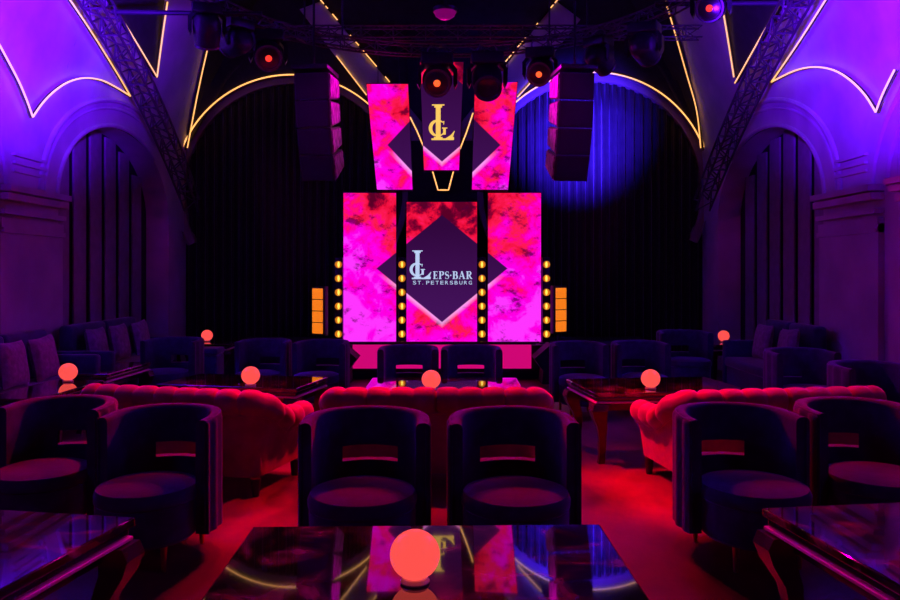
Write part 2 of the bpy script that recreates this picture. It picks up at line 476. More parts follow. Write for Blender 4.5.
def arch_strip(cx, cz, a0, a1, label):
    pts = [(cx+AR*math.cos(math.radians(a0+(a1-a0)*k/50)), cz+AR*math.sin(math.radians(a0+(a1-a0)*k/50))) for k in range(51)]
    pts = [Vector((x, YB-.03, z)) for x, z in pts]
    root = empty('led_strip', tuple(pts[0])); tag(root, label, 'led strip', 'warm led strips on the vault edges')
    MB().tube([p-pts[0] for p in pts], .0125, 6).build('light_tube', M['led'], root)
    MB().tube([p-pts[0]+Vector((0, .022, 0)) for p in pts], .0125, 4).build('channel', M['lacquer'], root)
arch_strip(AC[0][0], AC[0][1], 159, 28, 'long curved led strip along the left curtain arch')
arch_strip(AC[1][0], AC[1][1], 21, 152, 'long curved led strip along the right curtain arch')
strip(sb, [(390, 83), (320, 0)], 'warm led strip broken by trusses above the left hanging screen', sub=60, gaps=[(0, .10), (.24, .40), (.45, .55), (.70, .76), (.83, .87), (.90, 1)])
strip(sb, [(367, 96), (337, 57)], 'warm led strip behind the left hanging loudspeaker')
strip(sb, [(500, 69), (558, 0)], 'warm led strip broken by trusses above the right hanging screen', sub=60, gaps=[(.14, .28), (.34, .45), (.58, .62), (.82, .86), (.90, 1)])
strip(sb, [(517, 98), (541, 72)], 'warm led strip behind the right hanging loudspeaker')

# ------------------------------------------------------------------ curtains
def curtain(x0, x1, y, ztop_fn, label, n=400, amp=.05, wl=.13):
    mb = MB(); rows = []
    ph = random.random()*6
    for j in range(9):
        row = []
        for i in range(n+1):
            x = x0+(x1-x0)*i/n; zt = ztop_fn(x); z = .02+(zt-.02)*j/8
            a = 2*PI*(x/wl)+.8*math.sin(x*3+ph)+.5*math.sin(x*7.3)
            row.append((x, y+amp*math.sin(a)*(1-.35*j/8)+.01*math.sin(3*a), z))
        rows.append(row)
    o = mb.grid(rows).build('curtain', M['curtain'])
    solid(o, .008)
    return tag(o, label, 'curtain', 'pleated black curtains in the back arches')
def at_(k):
    cx, cz = AC[k]
    return lambda x: cz+math.sqrt(max(.0, (AR-.02)**2-(x-cx)**2)) if abs(x-cx) < AR-.03 else cz+.1
curtain(AC[0][0]-AR+.02, AC[0][0]+AR-.02, YB+.22, at_(0), 'pleated black velvet curtain under the left arch')
curtain(AC[1][0]-AR+.02, AC[1][0]+AR-.02, YB+.22, at_(1), 'pleated curtain lit blue under the right arch')

# ------------------------------------------------------------------ stage
st = struct('floor_2', MB().box((-.1, 12.0, .235), (6.2, 1.5, .47)), M['black'])
SY = 11.55
rp = empty('stage_riser_screen', (P(442, 0, 11.2).x, 11.22, .15))
tag(rp, 'low pink lit panel across the stage front below the screens', 'led screen')
MB().box((0, .0, .165), (2.5, .04, .33)).build('display', M['pinkface'], rp)
MB().box((0, -.005, .355), (2.62, .07, .04)).build('top_rail', M['lacquer'], rp)
MB().box((0, -.005, -.02), (2.62, .07, .04)).build('bottom_rail', M['lacquer'], rp)

def screen(name, quad, mat, label, group, Yp=SY, uvc=442.0):
    """quad: pixel corners TL TR BR BL, on the plane y = Yp"""
    cxp = sum(p[0] for p in quad)/4; zb = P(0, max(p[1] for p in quad), Yp).z
    root = empty(name, (P(cxp, 0, Yp).x, Yp, zb)); tag(root, label, 'led screen', group)
    base = Vector(root.location)
    def q(p, dy, grow=0):
        w = P(p[0], p[1], Yp)-base; cx0 = 0
        cz0 = (P(0, quad[0][1], Yp).z-zb)/2
        d = Vector((w.x, 0, w.z-cz0))
        if d.length: d = d+d.normalized()*grow
        return Vector((d.x, dy, d.z+cz0))
    f = MB(); c0 = [q(p, .012, .018) for p in quad]; c1 = [q(p, .09, .018) for p in quad]
    f.add(c0+c1, [(0, 1, 2, 3), (7, 6, 5, 4)]+[(i, (i+1) % 4, 4+(i+1) % 4, 4+i) for i in range(4)])
    f.build('casing', M['fix'], root, smooth=False)
    me = bpy.data.meshes.new('display'); c = [q(p, 0) for p in quad]
    c2 = [q(p, .011) for p in quad]
    me.from_pydata([tuple(x) for x in c+c2], [], [(3, 2, 1, 0), (4, 5, 6, 7)]+[(i, (i+1) % 4, 4+(i+1) % 4, 4+i) for i in range(4)]); me.update()
    uvl = me.uv_layers.new(name='UVMap')
    for lp in me.loops:
        p = quad[lp.vertex_index % 4]; uvl.data[lp.index].uv = ((p[0]-uvc)/50, (272-p[1])/50)
    me.materials.append(mat)
    o = bpy.data.objects.new('display', me); col.objects.link(o); o.parent = root
    return root, base
low = lambda seed, mag, sp=0: screen_mat('smoke_rhombus_low_%d' % int(seed*10), 0.0, (272-268.5)/50, 66/50, 54/50, seed, mag, splotch=sp)
G1 = 'led screens of the stage wall'
screen('led_screen', [(343.5, 193), (396, 193), (396, 341.5), (343.5, 341.5)], low(1.3, .16), 'left tall pink screen of the lower stage wall', G1)
rc, bc = screen('led_screen', [(406.5, 202), (477, 202), (477, 341.5), (406.5, 341.5)], low(4.2, .04, .01), 'central stage screen with the white bar logo on a dark rhombus', G1, Yp=SY-.04)
screen('led_screen', [(488, 193), (541, 193), (541, 341.5), (488, 341.5)], low(7.7, .12, .015), 'right tall pink screen of the lower stage wall', G1)
G2 = 'hanging led screens above the stage'
up = lambda i, cx, cy, a, b, seed, mag, sp=0: screen_mat('smoke_rhombus_up_%d' % i, (cx-442)/50, (272-cy)/50, a/50, b/50, seed, mag, splotch=sp)
UY = SY-.10
screen('hanging_led_screen', [(366.5, 84), (408, 84), (412.5, 189.5), (377, 189.5)], up(1, 443, 145, 56, 60, 2.6, .16), 'left hanging tapered pink screen above the stage', G2, UY)
ru, bu = screen('hanging_led_screen', [(420, 62), (463.5, 62), (459, 170), (424, 170)], up(2, 442, 114, 56, 48, 5.1, .02), 'middle hanging screen with gold monogram', G2, UY-.03)
screen('hanging_led_screen', [(475, 84), (517.5, 82), (508, 189.5), (472, 189.5)], up(3, 443, 145, 58, 56, 9.4, .08, .03), 'right hanging tapered pink screen above the stage', G2, UY)
for (a, b) in (((378, 84), (378, 20)), ((400, 84), (396, 20)), ((432, 62), (432, 25)), ((452, 62), (452, 25)), ((484, 83), (484, 22)), ((507, 82), (510, 22))):
    tag(MB().tube([P(*a, UY+.05), P(*b, UY+.05)], .006, 6).build('suspension_cable', M['fix']), 'thin black cable holding a hanging screen', 'cable', 'cables holding the hanging screens')

# ---- lettering
def ribbon(mb, pts, ws, y=0):
    pts = [Vector((p[0], 0, p[1])) for p in pts]
    ws = ws if isinstance(ws, (list, tuple)) else [ws]*len(pts)
    vs = []
    for i, p in enumerate(pts):
        t = (pts[min(i+1, len(pts)-1)]-pts[max(i-1, 0)]).normalized(); nrm = Vector((-t.z, 0, t.x))
        vs += [p+nrm*ws[i]/2, p-nrm*ws[i]/2]
    n = len(vs); vs2 = vs+[v+Vector((0, .004, 0)) for v in vs]
    fs = []
    for i in range(len(pts)-1):
        a, b, c, d = 2*i, 2*i+1, 2*i+3, 2*i+2
        fs += [(a, b, c, d), (n+d, n+c, n+b, n+a), (a, d, n+d, n+a), (c, b, n+b, n+c)]
    fs += [(1, 0, n, n+1), (n-2, n-1, 2*n-1, 2*n-2)]
    mb.add(vs2, fs)
def arc(cx, cy, rx, ry, a0, a1, n=14):
    return [(cx+rx*math.cos(math.radians(a0+(a1-a0)*k/n)), cy+ry*math.sin(math.radians(a0+(a1-a0)*k/n))) for k in range(n+1)]
def vw(n, lo, hi): return [lo+(hi-lo)*math.sin(PI*k/(n-1)) for k in range(n)]
def glyph(ch):
    """list of (points, widths); cap height 1"""
    S = []; T, t = .20, .07
    if ch == 'E':
        S = [([(.2, 0), (.2, 1)], T), ([(.02, .035), (.62, .035)], t), ([(.02, .965), (.60, .965)], t), ([(.2, .5), (.48, .5)], t),
             ([(.61, .0), (.61, .25)], [.04, .02]), ([(.58, 1.), (.58, .76)], [.04, .02]), ([(.48, .36), (.48, .64)], .05)]; w = .70
    elif ch == 'P' or ch == 'R':
        S = [([(.2, 0), (.2, 1)], T), ([(.02, .035), (.40, .035)], t), ([(.02, .965), (.42, .965)], t)]
        a = arc(.40, .74, .22, .23, 90, -90); S.append((a, vw(len(a), t, .19)))
        S.append(([(.3, .51), (.42, .51)], t)); w = .72
        if ch == 'R': S.append(([(.42, .50), (.58, .2), (.72, .03)], [.16, .17, .14])); S.append(([(.64, .03), (.85, .03)], .06)); w = .86
    elif ch == 'B':
        S = [([(.2, 0), (.2, 1)], T), ([(.02, .035), (.44, .035)], t), ([(.02, .965), (.42, .965)], t), ([(.2, .52), (.44, .52)], t)]
        a = arc(.40, .745, .19, .22, 90, -90); S.append((a, vw(len(a), t, .18)))
        a = arc(.43, .28, .22, .25, 90, -90); S.append((a, vw(len(a), t, .20))); w = .78
    elif ch == 'S':
        a = arc(.33, .74, .20, .22, 30, 255, 12)+arc(.33, .27, .22, .24, 85, -150, 12)
        S = [(a, [.05+.15*math.exp(-((k-12.5)/5.5)**2) for k in range(len(a))]), ([(.52, .97), (.52, .70)], [.06, .02]), ([(.10, .03), (.10, .32)], [.06, .02])]; w = .66
    elif ch == 'A':
        S = [([(.10, .02), (.42, 1.0)], .07), ([(.40, 1.0), (.72, .02)], .19), ([(.22, .33), (.60, .33)], t), ([(0, .03), (.24, .03)], .06), ([(.54, .03), (.88, .03)], .06)]; w = .92
    elif ch == '.':
        S = [([(.10, .40), (.10, .56)], .16)]; w = .26
    return S, w
def monogram(x0, y0, x1, y1, base, Yp, mat, parent):
    """serif L over G; pixel box of the L"""
    mb = MB()
    A = P(x0, y1, Yp)-base; B = P(x1, y0, Yp)-base; h = B.z-A.z; wd = B.x-A.x
    def X(u): return A.x+u*wd
    def Z(v): return A.z+v*h
    R = lambda pts, ws: ribbon(mb, [(X(u), Z(v)) for u, v in pts], [q*wd for q in ws] if isinstance(ws, list) else ws*wd)
    R([(.30, .02), (.30, .98)], .20)
    R([(.04, .985), (.56, .985)], .05); R([(.14, .945), (.46, .945)], [.10, .10])
    R([(.02, .02), (.95, .02)], .07); R([(.12, .055), (.48, .055)], .08)
    R([(.60, .03), (.86, .10), (.98, .25)], [.03, .13, .02]); R([(.70, .04), (.96, .05)], .10)
    a = arc(.29, .33, .31, .215, 50, 345, 26)
    R(a, [.05+.10*math.sin(PI*min(1, k/22))**2 for k in range(27)])
    R([(.56, .15), (.56, .33)], .11); R([(.46, .335), (.68, .335)], .04); R([(.53, .53), (.53, .43)], [.05, .02])
    bb = mb.build('monogram', mat, parent, smooth=False); return bb
lg = monogram(411.5, 250.5, 431.5, 279, bc, SY-.04, M['white_logo'], rc); lg.location.y = -.008
lu = monogram(431, 104.5, 455, 140, bu, UY-.03, M['gold_logo'], ru); lu.location.y = -.008
mb = MB(); x = 0; seq = 'EPS.BAR'; adv = []
for ch in seq:
    S_, w = glyph(ch); adv.append((x, S_)); x += w+.06
A = P(433, 279, SY-.04)-bc; B = P(472.5, 271.3, SY-.04)-bc; sx = (B.x-A.x)/(x-.06); sz = B.z-A.z
for (ox, S_) in adv:
    mb = MB()
    for pts, ws in S_:
        ribbon(mb, [(A.x+(ox+u)*sx, A.z+v*sz) for u, v in pts], [q*sz for q in ws] if isinstance(ws, list) else ws*sz)
    o = mb.build('letter', M['white_logo'], rc, smooth=False); o.location.y = -.008
def small_letters(body, x0, x1, y0, y1, base, Yp, parent, mat):
    wide = {'.': .45, ' ': .35}
    tot = sum(wide.get(c, 1) for c in body); px = x0
    for ch in body:
        pw = wide.get(ch, 1)*(x1-x0)/tot
        if ch != ' ':
            cu = bpy.data.curves.new('t', 'FONT'); cu.body = ch; cu.extrude = .02; cu.offset = .004
            o = bpy.data.objects.new('t', cu); col.objects.link(o)
            dg = bpy.context.evaluated_depsgraph_get(); me = bpy.data.meshes.new_from_object(o.evaluated_get(dg))
            bpy.data.objects.remove(o)
            xs_ = [v.co.x for v in me.vertices]; ys_ = [v.co.y for v in me.vertices]; hh = .72 if ch != '.' else .72
            A = P(px, y1, Yp)-base; B = P(px+pw*.66, y0, Yp)-base
            for v in me.vertices:
                a = (v.co.x-min(xs_))/(max(xs_)-min(xs_)); b = v.co.y/.70
                if ch == '.': a = a*.35
                v.co = (A.x+(B.x-A.x)*a, -.006-v.co.z*.05, A.z+(B.z-A.z)*b)
            me.materials.append(mat)
            t = bpy.data.objects.new('small_letter', me); col.objects.link(t); t.parent = parent
        px += pw
small_letters('ST. PETERSBURG', 413, 473.5, 280.8, 284.4, bc, SY-.04, rc, M['white_logo'])

# ---- halogen strip columns between the screens
def sunstrip(px, label, Yp=SY-.08):
    x = P(px, 0, Yp).x
    root = empty('lamp_column', (x, Yp, .47)); tag(root, label, 'stage light', 'halogen lamp columns of the stage wall')
    MB().box((0, .06, .62), (.115, .08, 1.24), bev=.01).build('housing', M['fix'], root)
    MB().box((0, .05, .012), (.2, .16, .024), bev=.005).build('foot', M['fix'], root)
    for k in range(6):
        z = P(0, 264.5+13.9*k, Yp).z-.47
        mm = Matrix.Rotation(PI/2, 4, 'X')
        MB().lathe([(.056, .0), (.058, .03), (.050, .03), (.036, .008)], (0, .02, z), 20, mm).build('reflector', M['gold'], root)
        MB().lathe([(.001, .004), (.03, .006), (.050, .012)], (0, .018, z), 20, mm).build('lens', M['halolens'], root)
        MB().sphere((0, .006, z), .040, 16, (.42, .4, 1.05)).build('bulb', M['halo'], root)
sunstrip(338.5, 'halogen lamp column left of the stage screens')
sunstrip(402, 'halogen lamp column between left and central screens')
sunstrip(482, 'halogen lamp column between central and right screens')
sunstrip(546.5, 'halogen lamp column right of the stage screens')

def blinder(px, y0, y1, rz, label, Yp=11.35):
    a = P(px, y0, Yp); b = P(px, y1, Yp); h = a.z-b.z
    root = empty('blinder_light', (a.x, Yp, .47), rz); tag(root, label, 'stage light', 'amber blinders at the stage sides')
    zc = b.z-.47
    MB().box((0, .05, zc+h/2), (.24, .09, h+.05), bev=.01).build('housing', M['fix'], root)
    MB().tube([(0, .06, 0), (0, .06, zc)], .02, 8).build('stand', M['fix'], root)
    MB().lathe([(.14, 0), (.14, .02)], (0, .06, 0), 20).build('foot', M['fix'], root)
    for k in range(4):
        MB().box((0, .0, zc+h*(k+.5)/4), (.19, .02, h/4-.012), bev=.008).build('lamp_cell', M['amber'], root)
blinder(317.5, 288, 334, math.radians(-32), 'amber blinder light standing left of the stage screens')
blinder(561, 287.5, 332, math.radians(32), 'amber blinder light standing right of the stage screens')

def wedge(px, s, label):
    x = P(px, 0, 10.9).x
    root = empty('floor_monitor', (x, 10.9, 0)); tag(root, label, 'loudspeaker', 'floor monitors before the stage')
    poly = [(-.22*s, 0), (.02*s, 0), (.00, .18), (.12*s, .34), (-.10*s, .53), (-.26*s, .45)]
    MB().prism(poly, 'y', -.22, .22).build('cabinet', M['black'], root, smooth=False)
    MB().box((.045*s, 0, .255), (.02, .36, .20), m=Matrix.Rotation(.62*s, 4, 'Y')).build('grille', M['fix'], root)
wedge(350, 1, 'black floor monitor left in front of the pink stage front')
wedge(541.5, -1, 'black floor monitor right in front of the pink stage front')

# V shaped gold strips between hanging screens
for pts, lb in (([(410, 117), (417, 131), (424.5, 149)], 'short slanted led strip left of the monogram screen'), ([(473, 113), (467, 131), (460, 149)], 'short slanted led strip right of the monogram screen'),
                ([(432.5, 171), (438, 190), (448.5, 190), (453.5, 171)], 'small open led outline below the monogram screen')):
    strip(lambda x, y: P(x, y, UY+.02), pts, lb, 'led strips around the hanging screens', r=.011, sub=3, linear=True)

# ------------------------------------------------------------------ trusses
def truss(path, size, label, r=.013, closed=False, cell=.22, group='dark metal lighting trusses', name='lighting_truss'):
    pts = [Vector(p) for p in path]; n = len(pts)
    base = pts[0].copy() if not closed else sum(pts, Vector())/n
    root = empty(name, tuple(base)); tag(root, label, 'truss', group)
    fr = []
    for i, p in enumerate(pts):
        t = ((pts[(i+1) % n]-pts[i-1]) if closed else (pts[min(i+1, n-1)]-pts[max(i-1, 0)])).normalized()
        a = Vector((0, 0, 1)) if abs(t.z) < .8 else Vector((0, 1, 0))
        u = t.cross(a).normalized(); w = u.cross(t).normalized()
        fr.append((p-base, u, w))
    h = size/2; cs = [(-h, -h), (h, -h), (h, h), (-h, h)]
    C = [[p+u*a+w*b for (p, u, w) in fr] for (a, b) in cs]
    for c in C: MB().tube(c, r, 6, closed=closed).build('chord', M['alu'], root)
    mb = MB(); m = n if closed else n-1
    for i in range(m):
        j = (i+1) % n
        for k in range(4):
            a, b = (C[k][i], C[(k+1) % 4][j]) if i % 2 == 0 else (C[(k+1) % 4][i], C[k][j])
            mb.tube([a, b], r*.6, 5)
            if i % 2 == 0: mb.tube([C[k][i], C[(k+1) % 4][i]], r*.7, 5)
    mb.build('lattice', M['alu'], root)
    return root
RC = Vector((-.05, 7.5, 4.27)); RR = 2.5
def ringp(a, dz=0, dr=0): return Vector((RC.x+(RR+dr)*math.sin(a), RC.y+(RR+dr)*math.cos(a), RC.z+dz))
truss([ringp(2*PI*k/72) for k in range(72)], .13, 'round dark truss ring hanging above the sofas', closed=True, r=.011)
truss([(-3.1+.2*k, 9.9, 4.46) for k in range(32)], .14, 'straight dark truss crossing behind the ring', r=.010)
def curve3(a, b, c, n=20):
    return [a*(1-t)**2+b*2*t*(1-t)+c*t*t for t in [k/n for k in range(n+1)]]
truss(curve3(P(76, -30, 7.3), P(150, 85, 9.6), P(192, 205, 11.9)), .20, 'dark diagonal truss descending along the left vault', r=.016)
truss(curve3(P(814, -30, 7.3), P(749, 80, 9.6), P(702, 205, 11.9)), .20, 'dark diagonal truss descending along the right vault', r=.016)
for a, b, lb in ((P(112, 12, 8.1), P(262, 14, 8.3), 'thin dark pipe between the left truss and the ring'), (P(655, 4, 8.3), P(800, 3, 8.1), 'thin dark pipe between the right truss and the ring')):
    tag(MB().tube([a, b], .025, 8).build('lighting_pipe', M['fix']), lb, 'pipe', 'pipes between the trusses')
for k, (xx, yy) in enumerate(((-1.8, 9.9), (1.7, 9.9), (-.05, 9.9))):
    tag(MB().tube([(xx, yy, 4.53), (xx, yy, ZT)], .012, 6).build('suspension_rod', M['fix']), 'thin dark rod holding the straight truss under the ceiling', 'rod', 'rods holding the trusses')
for a in (30, 150, 210, 330):
    p = ringp(math.radians(a), .07)
    tag(MB().tube([p, (p.x, p.y, ZT)], .012, 6).build('suspension_rod', M['fix']), 'thin dark rod holding the truss ring under the ceiling', 'rod', 'rods holding the trusses')

# dark beams under the ceiling
for k, y in enumerate((6.4, 7.6, 8.8, 10.2)):
    struct('trim_%d' % (12+k), MB().box((-.1, y, 5.85), (7.0, .16, .3)), M['ceil'])

# ceiling dome; magenta light from the screens is put into its emission
dm = P(445, 14, 8.3)
dr_ = empty('ceiling_dome', tuple(dm)); tag(dr_, 'small round magenta lit dome above the truss ring', 'ceiling dome')
MB().lathe([(.001, -.055), (.06, -.048), (.10, -.02), (.115, .02)], (0, 0, 0), 24).build('dome_cap', emat('dome_screen_light', (.16, .0, .10), 1), dr_)
MB().lathe([(.125, .02), (.125, .06), (.03, .07)], (0, 0, 0), 24).build('rim', M['fix'], dr_)
MB().tube([(0, 0, .06), (0, 0, ZT-dm.z)], .012, 8).build('rod', M['fix'], dr_)

# ------------------------------------------------------------------ moving heads
def mover(pos, s, tilt, yaw, label, dot='reddot', on=True):
    root = empty('moving_head_spotlight', tuple(pos), yaw); tag(root, label, 'stage light', 'moving head lights on the truss ring')
    MB().box((0, 0, -.06*s), (.30*s, .22*s, .11*s), bev=.02*s).build('base', M['fix'], root)
    cl = MB()
    cl.tube([(-.09*s, 0, 0), (-.09*s, 0, .06), (-.06*s, 0, .12), (-.02*s, 0, .10)], .012, 6)
    cl.tube([(.09*s, 0, 0), (.09*s, 0, .06), (.06*s, 0, .12), (.02*s, 0, .10)], .012, 6).build('clamp', M['alu'], root)
    for sx in (-1, 1):
        mb = MB(); pr = [(0, -.07), (sx*.13, -.08), (sx*.185, -.15), (sx*.185, -.28), (sx*.165, -.32), (sx*.148, -.28), (sx*.148, -.16), (sx*.11, -.115), (0, -.105)]
        mb.prism([(a*s, b*s) for a, b in pr], 'y', -.05*s, .05*s).build('yoke_arm', M['fix'], root)
    R = Matrix.Translation((0, 0, -.24*s)) @ Matrix.Rotation(tilt*1.25, 4, 'X')
    hd = MB().lathe([(.05*s, .15*s), (.10*s, .13*s), (.135*s, .08*s), (.14*s, 0), (.135*s, -.10*s), (.12*s, -.17*s), (.10*s, -.175*s)], (0, 0, 0), 24, R).build('head', M['fix'], root)
    MB().lathe([(.125*s, -.168*s), (.128*s, -.19*s), (.112*s, -.19*s), (.10*s, -.172*s)], (0, 0, 0), 24, R).build('bezel', M['alu'], root)
    if on:
        MB().lathe([(.001, -.182*s), (.06*s, -.180*s), (.11*s, -.172*s)], (0, 0, 0), 20, R).build('front_glass', M['lacquer'], root)
        MB().lathe([(.001, -.200*s), (.020*s, -.196*s), (.032*s, -.181*s)], (0, 0, 0), 20, R).build('lens', M[dot], root)
    else:
        MB().lathe([(.001, -.192*s), (.06*s, -.187*s), (.10*s, -.172*s)], (0, 0, 0), 20, R).build('lens', M['lacquer'], root)
def rp_(px):
    # ring point (far side) seen at column px
    for k in range(0, 1800):
        a = -PI/2+PI*k/1800; p = ringp(a)
        if HX+F*p.x/p.y >= px: return p
    return ringp(PI/2)
for (px, s, tl, yw, dot, on, lb) in ((207, 1.0, .5, .3, 'reddot', False, 'dark moving head light left of the curtain arch top'),
        (268, 1.15, -.9, .25, 'reddot', True, 'moving head light with a red lens above the left curtain arch'),
        (238, 1.0, 1.2, .8, 'reddot', False, 'dark tilted moving head light between the left truss and the red lensed one'),
        (437, 1.35, -.95, 0, 'orangedot', True, 'large moving head light with glowing orange lens before the monogram screen'),
        (487, 1.35, -.7, 0, 'reddot', False, 'unlit moving head light above the right hanging screen'),
        (540, 1.15, -.9, -.2, 'orangedot', True, 'moving head light with orange lens beside the right loudspeaker'),
        (598, 1.0, .9, -.8, 'reddot', False, 'dark tilted moving head light right above the right loudspeaker array'),
        (644, 1.1, 1.1, -.5, 'reddot', False, 'dark moving head light above the right curtain arch'),
        (711, 1.0, -1.0, -.4, 'reddot', True, 'moving head light with red lens at the top right')):
    p = rp_(px)
    mover((p.x, p.y, p.z-.05), s, tl, yw, lb, dot, on)

# ------------------------------------------------------------------ line arrays
def line_array(pxin, side, label):
    # inner top front corner seen at pxin; side=-1 left
    Y0 = 9.0
    xi = P(pxin, 0, Y0).x
    root = empty('line_array_speaker', (xi, Y0, P(0, 72, Y0).z)); tag(root, label, 'loudspeaker', 'hanging loudspeaker arrays')
    n = 4; z = 0; y = 0; W = .40; hgt = .30
    mb = MB().box((side*W/2, .16, .05), (W+.02, .5, .05), bev=.008); mb.build('rigging_frame', M['fix'], root)
    hx = MB(); hx.tube([(side*W/2, .1, .06), (side*W/2, .1, ZT-root.location.z)], .014, 6).build('hoist_chain', M['fix'], root)
    for k in range(n):
        tilt = math.radians(5+k*6)
        R = Matrix.Translation((side*W/2, y, z)) @ Matrix.Rotation(tilt, 4, 'X')
        mb = MB()
        d0, d1 = .42, .36
        # wedge cabinet: front full height, back lower
        v = [(-W/2, 0, 0), (W/2, 0, 0), (W/2, 0, -hgt), (-W/2, 0, -hgt), (-W/2, d0, -.03), (W/2, d0, -.03), (W/2, d0, -hgt+.05), (-W/2, d0, -hgt+.05)]
        mb.add([R @ Vector(q) for q in v], [(0, 3, 2, 1), (4, 5, 6, 7), (0, 1, 5, 4), (2, 3, 7, 6), (1, 2, 6, 5), (0, 4, 7, 3)])
        cab = mb.build('cabinet', M['fix'], root, smooth=False)
        gb = MB(); v = [(-W/2+.02, -.012, -.012), (W/2-.02, -.012, -.012), (W/2-.02, -.012, -hgt+.012), (-W/2+.02, -.012, -hgt+.012)]
        v += [(a, .0, c) for a, b, c in v]
        gb.add([R @ Vector(q) for q in v], [(0, 3, 2, 1), (4, 5, 6, 7), (0, 1, 5, 4), (1, 2, 6, 5), (2, 3, 7, 6), (3, 0, 4, 7)])
        gb.build('front_grille', M['black'], cab, smooth=False)
        sxp = -side*(W/2+.008)
        pb = MB(); v = [(sxp-.008, .02, -.02), (sxp-.008, .40, -.045), (sxp-.008, .40, -hgt+.065), (sxp-.008, .02, -hgt+.02)]
        v += [(a+.016, b, c) for a, b, c in v]
        pb.add([R @ Vector(q) for q in v], [(0, 1, 2, 3), (7, 6, 5, 4), (0, 1, 5, 4), (1, 2, 6, 5), (2, 3, 7, 6), (3, 0, 4, 7)])
        pb.build('side_plate', M['grille'], cab, smooth=False)
        e = R @ Vector((0, 0, -hgt-.012)); y, z = e.y, e.z
    root.rotation_euler = (0, 0, side*math.radians(7))
    return root
line_array(328.5, -1, 'hanging loudspeaker array at the left of the hanging screens')
line_array(560, 1, 'hanging loudspeaker array at the right of the hanging screens')

# ------------------------------------------------------------------ furniture
def upath(cx, cy, R, fwd, n=36, a0=-90, a1=90):
    """U plan open to -y: straight arm, half circle round the back, straight arm; normals outward"""
    path = []
    for k in range(5):
        path.append(((cx-R, cy-fwd+fwd*k/5), (-1, 0)))
    for k in range(n+1):
        a = PI-PI*k/n
        path.append(((cx+R*math.cos(a), cy+R*math.sin(a)), (math.cos(a), math.sin(a))))
    for k in range(1, 6):
        path.append(((cx+R, cy-fwd*k/5), (1, 0)))
    return path
def rsec(o0, o1, z0, z1, r=.025, top=True, bot=False, n=4):
    pts = [(o1, z0), (o1, z1-r if top else z1)]
    if top:
        for k in range(1, n+1):
            a = PI/2*k/n; pts.append((o1-r+r*math.cos(a), z1-r+r*math.sin(a)))
        for k in range(0, n+1):
            a = PI/2+PI/2*k/n; pts.append((o0+r+r*math.cos(a), z1-r+r*math.sin(a)))
    else: pts.append((o0, z1))
    pts.append((o0, z0))
    return pts
def make_chair():
    root = empty('barrel_chair', (0, 0, 0))
    R = .30; fwd = .12
    path = upath(0, 0, R, fwd)
    n = len(path)
    H = .75
    def tuft(i):
        return .012*abs(math.sin(i*PI/4.0))
    mb = MB()
    def sec_full(i, z0, z1, top): return [(o+(tuft(i) if o > 0 else 0), z) for (o, z) in rsec(-.035, .03, z0, z1, .03, top)]
    mb.sweep(path, lambda i: sec_full(i, .54, H-.02*abs(math.cos(PI*i/(n-1)))**6, True))
    mb.sweep(path, lambda i: sec_full(i, .14, .455, False))
    k0, k1 = int(n*.36), int(n*.64)
    mb.sweep(path[:k0+1], lambda i: sec_full(i, .455, .54, False))
    mb.sweep(path[k1:], lambda i: sec_full(i+k1, .455, .54, False))
    mb.build('backrest', M['chair'], root)
    # piping round the top and down the arm fronts
    pp = [(path[0][0][0]-.02, path[0][0][1]-.004, .16), (path[0][0][0]-.02, path[0][0][1]-.004, H-.05)]
    for i, (p, nn) in enumerate(path):
        pp.append((p[0]+nn[0]*.026, p[1]+nn[1]*.026, H-.008-.02*abs(math.cos(PI*i/(n-1)))**6))
    pp += [(path[-1][0][0]+.02, path[-1][0][1]-.004, H-.05), (path[-1][0][0]+.02, path[-1][0][1]-.004, .16)]
    MB().tube(pp, .006, 6).build('piping', M['chair'], root)
    # drum and cushion
    dc = (0, -.16, 0)
    prof = [(.24, .13), (.262, .15), (.268, .30), (.266, .325)]
    MB().lathe(prof, dc, 36, sy=1.08).build('base', M['chair'], root)
    prof = [(.262, .325), (.272, .335), (.275, .37), (.262, .40), (.22, .415), (.12, .423), (.001, .425)]
    MB().lathe(prof, dc, 36, sy=1.08).build('seat', M['chair'], root)
    for (x, y) in ((-.17, -.30), (.17, -.30), (-.17, .16), (.17, .16)):
        MB().lathe([(.012, 0), (.020, .145)], (x, y, 0), 12).build('leg', M['gold'], root)
    return root
CH = [  # x, y, yaw (deg, + = facing turned), label
 (-.44, 4.19, 0, 'left of the two dark barrel chairs at the middle front table', 'f'),
 (.325, 4.19, 2, 'right of the two dark barrel chairs at the middle front table', 'f'),
 (-1.55, 4.30, -8, 'dark barrel chair nearest the left front table beside the aisle', 'f'),
 (-2.26, 4.62, -8, 'dark barrel chair at the far left edge of the front row', 'f'),
 (1.556, 4.32, 8, 'dark barrel chair beside the right aisle before the red sofa', 'f'),
 (2.31, 4.52, 8, 'dark barrel chair at the far right edge of the front row', 'f'),
 (-.42, 8.05, 0, 'left dark chair in front of the pink stage panel', 'm'),
 (.215, 8.05, 0, 'right dark chair in front of the pink stage panel', 'm'),
 (-2.06, 8.85, -12, 'dark chair left of the amber light, outer of its pair', 'm'),
 (-1.40, 8.72, -12, 'dark chair beside the left floor monitor', 'm'),
 (1.36, 8.5, 8, 'dark chair beside the right floor monitor', 'm'),
 (2.04, 8.6, 8, 'dark chair behind the red globe lamp on the right', 'm'),
 (-3.12, 9.0, -12, 'blue black chair left of the far left globe lamp', 's'),
 (2.98, 10.2, 5, 'dark chair left of the far right globe lamp', 's'),
 (3.38, 7.70, 10, 'blue edged chair by the right slatted niche', 's'),
 (3.46, 6.55, 14, 'blue edged chair at the right edge behind the sofa', 's'),
]
